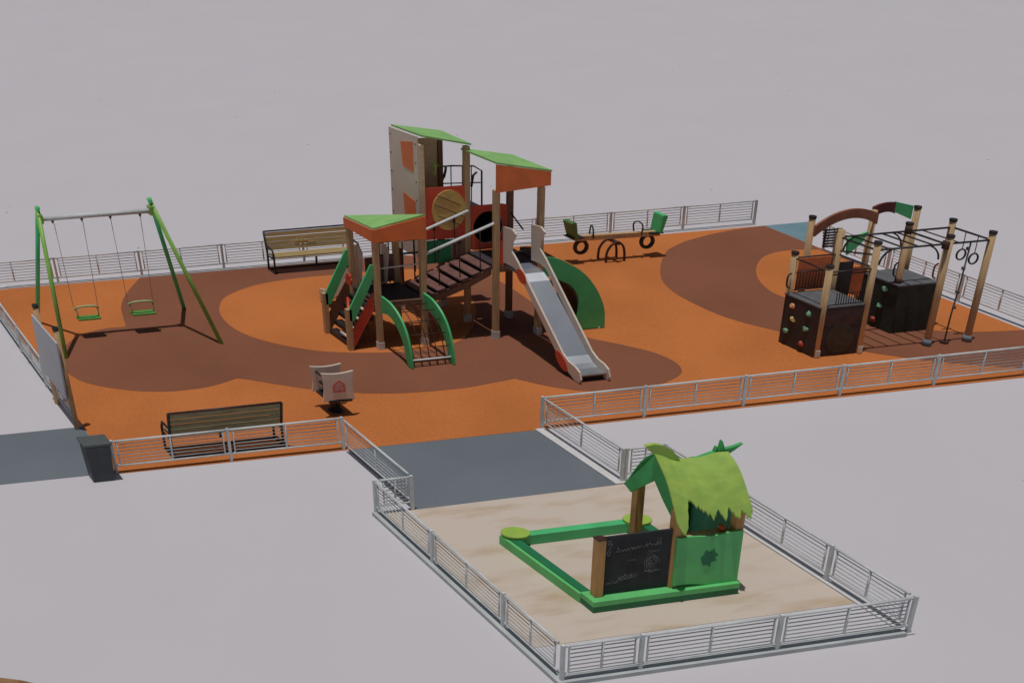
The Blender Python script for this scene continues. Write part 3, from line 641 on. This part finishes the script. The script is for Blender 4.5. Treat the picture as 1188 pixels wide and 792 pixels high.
# hanging things
for i, b in enumerate((2.16, 1.90)):
    r_ = thing('gymnastic_ring', 10.45, b, ('black gymnastic ring on a short strap, the left one hanging from the frame' if i == 0 else 'black gymnastic ring on a short strap, the right one nearer the end post'), 'gymnastic ring', 'rings hanging from the climbing frame', z=1.7)
    MB().tube([(10.45, b, 2.30), (10.45, b, 1.92)], .008, 6).build('strap', M_rope, r_)
    MB().loop([(10.45 + .10 * cos(x), b, 1.80 + .115 * sin(x)) for x in [k * 2 * pi / 24 for k in range(24)]], .017, 8).build('ring', M_black, r_)
r_ = thing('climbing_rope', 9.95, 1.68, 'thin knotted climbing rope hanging to the ground between two end posts', 'climbing rope')
MB().tube([(10.0, 1.64, 2.30), (9.99, 1.65, 1.4), (9.96, 1.66, .7), (9.95, 1.66, .06)], .014, 8).build('rope', M_rope, r_)
for z in (2.15, 1.72, 1.2, .85): MB().tube([(9.98, 1.65, z - .03), (9.98, 1.65, z + .03)], .032, 8).build('knot', M_rope, r_)
MB().tube([(9.95, 1.66, .012), (9.95, 1.66, .07)], .075, 14).build('anchor', M_dkbrown, r_)

# ---------------------------------------------------------------- sandbox and playhouse
t = thing('sandbox', -1.8, -4.3, 'green framed sandbox with two lime corner seats in the sand pit', 'sandbox')
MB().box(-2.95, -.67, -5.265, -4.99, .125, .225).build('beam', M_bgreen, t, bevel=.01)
MB().box(-2.94, -.68, -5.255, -5.0, .01, .124).build('beam_shade', M_dgreen, t)  # deep green lower half puts the beam's shaded front into the colour
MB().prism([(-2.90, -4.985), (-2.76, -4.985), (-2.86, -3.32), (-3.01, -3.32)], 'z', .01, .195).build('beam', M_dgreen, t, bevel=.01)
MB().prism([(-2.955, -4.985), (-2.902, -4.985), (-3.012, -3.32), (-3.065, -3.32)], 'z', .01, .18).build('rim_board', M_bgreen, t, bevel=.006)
MB().box(-2.835, -.78, -3.45, -3.32, .01, .20).build('beam', M_green, t, bevel=.01)
MB().box(-.86, -.70, -4.985, -3.46, .01, .20).build('beam', M_dgreen, t, bevel=.01)
for a, b in ((-2.84, -3.38), (-.84, -3.42)):
    MB().prism([(a + .22 * cos(x), b + .16 * sin(x)) for x in [i * 2 * pi / 20 for i in range(20)]], 'z', .205, .25).build('corner_seat', M_lime, t, bevel=.01)

t = thing('playhouse', -1.2, -4.6, 'small playhouse with a leaf-shaped lime roof, green counter and black chalkboard', 'playhouse')
hp = [(-2.80, -5.12, 1.26, 'w'), (-1.66, -5.12, 1.62, 'w'), (-.72, -5.12, 1.5, 'w'), (-1.51, -4.20, 1.48, 'd'), (-.70, -4.20, 1.55, 'd')]
for a, b, z, k in hp:
    MB().box(a - .06, a + .06, b - .055, b + .055, .012 if k == 'd' else .203, z).build('post', M_post, t, bevel=.008)
MB().box(-2.865, -2.735, -5.18, -5.06, 1.262, 1.28).build('post_cap', M_dkbrown, t)
cb = MB().box(-2.735, -1.725, -5.135, -5.105, .25, 1.285).build('chalkboard', M_chalkb, t)
fr = MB().box(-2.742, -2.72, -5.141, -5.10, .245, 1.29).build('board_frame', M_dkbrown, cb)
fr = MB().box(-1.74, -1.718, -5.141, -5.10, .245, 1.29).build('board_frame', M_dkbrown, cb)
ch = MB(); bb = -5.1375; DA, DZ = -.20, .185
def stroke(pts, w_=.006):
    for (u0, v0), (u1, v1) in zip(pts[:-1], pts[1:]):
        L = math.hypot(u1 - u0, v1 - v0) or 1e-6; nx, nz = -(v1 - v0) / L * w_ / 2, (u1 - u0) / L * w_ / 2
        ch.add([(u0 - nx + DA, bb, v0 - nz + DZ), (u1 - nx + DA, bb, v1 - nz + DZ), (u1 + nx + DA, bb, v1 + nz + DZ), (u0 + nx + DA, bb, v0 + nz + DZ)], [(0, 1, 2, 3)])
# chalk lettering: loose, hardly legible hand, a title line, a small note, a shaded sketch on the right
def scrawl(a0, a1, z0, h, n, tilt=0.0, w_=.006):
    pts = []
    for i in range(n):
        u = i / (n - 1); pts.append((a0 + (a1 - a0) * u + random.uniform(-.006, .006), z0 + tilt * u + (h if i % 2 else 0) * random.uniform(.5, 1.3)))
    stroke(catmull(pts, False, 3), w_)
scrawl(-2.36, -1.98, .80, .045, 16, .04); scrawl(-1.94, -1.68, .84, .06, 10, .03)
stroke([(-2.34, .90), (-2.30, .82)]); stroke([(-1.73, .98), (-1.74, .84)]); stroke([(-1.69, .98), (-1.70, .84)]); stroke([(-1.90, .92), (-1.88, .84)])
stroke([(-2.50, 1.02), (-2.44, 1.03), (-2.49, .96), (-2.42, .98), (-2.46, .88), (-2.50, .80), (-2.46, .76), (-2.44, .86)])
scrawl(-2.18, -2.05, .62, .04, 8, w_=.004)
scrawl(-2.34, -2.02, .26, .06, 18, .05); scrawl(-2.30, -2.06, .32, .05, 12, .03); scrawl(-2.48, -2.30, .24, .03, 6)
for k in range(9):
    r0 = .035 + .013 * k; cx, cz = -1.80 + random.uniform(-.025, .025), .56 + random.uniform(-.07, .07)
    stroke([(cx + r0 * .7 * cos(x) + random.uniform(-.008, .008), cz + r0 * 1.1 * sin(x) + random.uniform(-.008, .008)) for x in [i * pi / 7 for i in range(13)]], .004)
scrawl(-1.90, -1.66, .38, .04, 14); scrawl(-1.88, -1.70, .74, .03, 8)
ch.build('chalk_drawing', M_chalk, cb)
# green counter front with wavy top and bottom, leaf emblem
n = 18; top = []; bot = []
for i in range(n + 1):
    u = i / n; a = -1.70 + 1.01 * u
    top.append((a, 1.145 + .016 * sin(u * 9) + .03 * (u < .03))); bot.append((a + .01, .275 - .06 * u + .025 * sin(u * 6 + .5)))
gp = MB().strip(top, bot, 'b', -5.21, -5.18).build('counter_panel', M_bgreen, t)
lf = catmull([(.02, .14), (.05, .08), (.12, .10), (.10, .04), (.125, -.02), (.07, -.03), (.06, -.09), (.0, -.07), (-.05, -.13), (-.07, -.08), (-.11, -.05), (-.10, .02), (-.08, .08), (-.04, .09)], True, 3)
c, s_ = cos(.5), sin(.5)
MB().prism([(-1.18 + 1.15 * (x * c - y * s_), .73 + 1.15 * (x * s_ + y * c)) for x, y in lf], 'b', -5.22, -5.2115).build('leaf_emblem', M_dgreen, gp)
MB().box(-.715, -.69, -5.06, -4.26, .25, 1.50).build('side_wall', M_tgreen, t)
MB().box(-.80, -.73, -4.30, -4.27, .3, 1.52).build('side_board', M_dgreen, t)
MB().box(-1.60, -.78, -5.17, -5.0, 1.07, 1.10).build('counter_shelf', M_wood, t)
MB().tube([(-.92, -5.08, 1.105), (-.92, -5.08, 1.20)], .045, 10).build('toy_pot', M_redor, t)
# roof: overlapping leaves draped over a ridge
def leafroof(name, m, ridge, eave_b, eave_z, a_shift, prof, th, seed, parent):
    rnd = random.Random(seed); nu, nv = 64, 12
    def lerp(T_, u):
        for (u0, v0), (u1, v1) in zip(T_[:-1], T_[1:]):
            if u <= u1: return v0 + (v1 - v0) * (u - u0) / (u1 - u0)
        return T_[-1][1]
    v = []; f = []
    jag = [rnd.uniform(-.025, .025) for _ in range(nu + 1)]
    for k in (0, 1):
        for i in range(nu + 1):
            u = i / nu; a = ridge[0] + (ridge[1] - ridge[0]) * u; z = lerp(ridge[3], u); ext = lerp(prof, u) + jag[i]
            for j in range(nv + 1):
                w_ = j / nv * ext
                zz = z + (eave_z - z) * w_ + .13 * sin(pi * min(1, w_)) + .010 * sin(u * 50 + w_ * 5) * w_ + .012 * sin(u * 17 - w_ * 9)
                v.append((a + a_shift(u) * w_, ridge[2] + (eave_b - ridge[2]) * w_, zz - k * th))
    m_ = (nu + 1) * (nv + 1); I = lambda i, j, k: k * m_ + i * (nv + 1) + j
    for i in range(nu):
        for j in range(nv): f += [(I(i, j, 0), I(i + 1, j, 0), I(i + 1, j + 1, 0), I(i, j + 1, 0)), (I(i, j + 1, 1), I(i + 1, j + 1, 1), I(i + 1, j, 1), I(i, j, 1))]
        f += [(I(i, nv, 0), I(i + 1, nv, 0), I(i + 1, nv, 1), I(i, nv, 1)), (I(i + 1, 0, 0), I(i, 0, 0), I(i, 0, 1), I(i + 1, 0, 1))]
    for j in range(nv): f += [(I(0, j, 0), I(0, j + 1, 0), I(0, j + 1, 1), I(0, j, 1)), (I(nu, j + 1, 0), I(nu, j, 0), I(nu, j, 1), I(nu, j + 1, 1))]
    return MB().add(v, f).build(name, m, parent)
rz = [(0, 2.34), (.2, 2.20), (.45, 2.12), (.7, 2.15), (1, 2.18)]
rf = leafroof('roof', M_leafd, (-1.56, -.62, -4.64, rz), -4.05, 1.42, lambda u: -.12 * (1 - u) + .05, [(0, 1), (.12, .92), (.2, .7), (.35, .95), (.6, 1), (.8, .9), (1, 1)], .03, 3, t)
leafroof('leaf_thatch', M_leaf, (-1.73, -.58, -4.66, [(u, z + .03) for u, z in rz]), -5.34, 1.36, lambda u: -.06 * (1 - u) - .05 * u, [(0, .88), (.05, 1.0), (.10, 1.0), (.15, .86), (.22, .66), (.30, .72), (.36, .78), (.48, .88), (.55, .80), (.64, .92), (.70, .80), (.80, .92), (.86, .84), (.93, .95), (1, .84)], .03, 5, rf)
MB().prism([(-4.64, 2.28), (-4.40, 1.90), (-4.10, 1.46), (-4.24, 1.38), (-4.45, 1.62), (-4.66, 1.84), (-4.85, 1.60), (-5.08, 1.36), (-5.14, 1.44), (-5.06, 1.68), (-4.90, 1.96)], 'a', -1.67, -1.635).build('gable_leaf', M_leafd, rf)
MB().prism([(-1.87, 2.47), (-1.75, 2.485), (-1.62, 2.45), (-1.46, 2.34), (-1.34, 2.18), (-1.55, 2.16), (-1.66, 2.24), (-1.76, 2.34)], 'b', -4.70, -4.64).build('leaf_tip', M_leaf, rf)
MB().prism([(-1.14, 2.08), (-.87, 2.16), (-.76, 2.19), (-.73, 2.28), (-.69, 2.20), (-.66, 2.37), (-.60, 2.22), (-.48, 2.24), (-.33, 2.28), (-.46, 2.18), (-.56, 2.12), (-.62, 1.92), (-.9, 1.95)], 'b', -4.63, -4.58).build('leaf_tip', M_leafd, rf)

for o in list(bpy.data.objects):
    if '_o' in o: del o['_o']
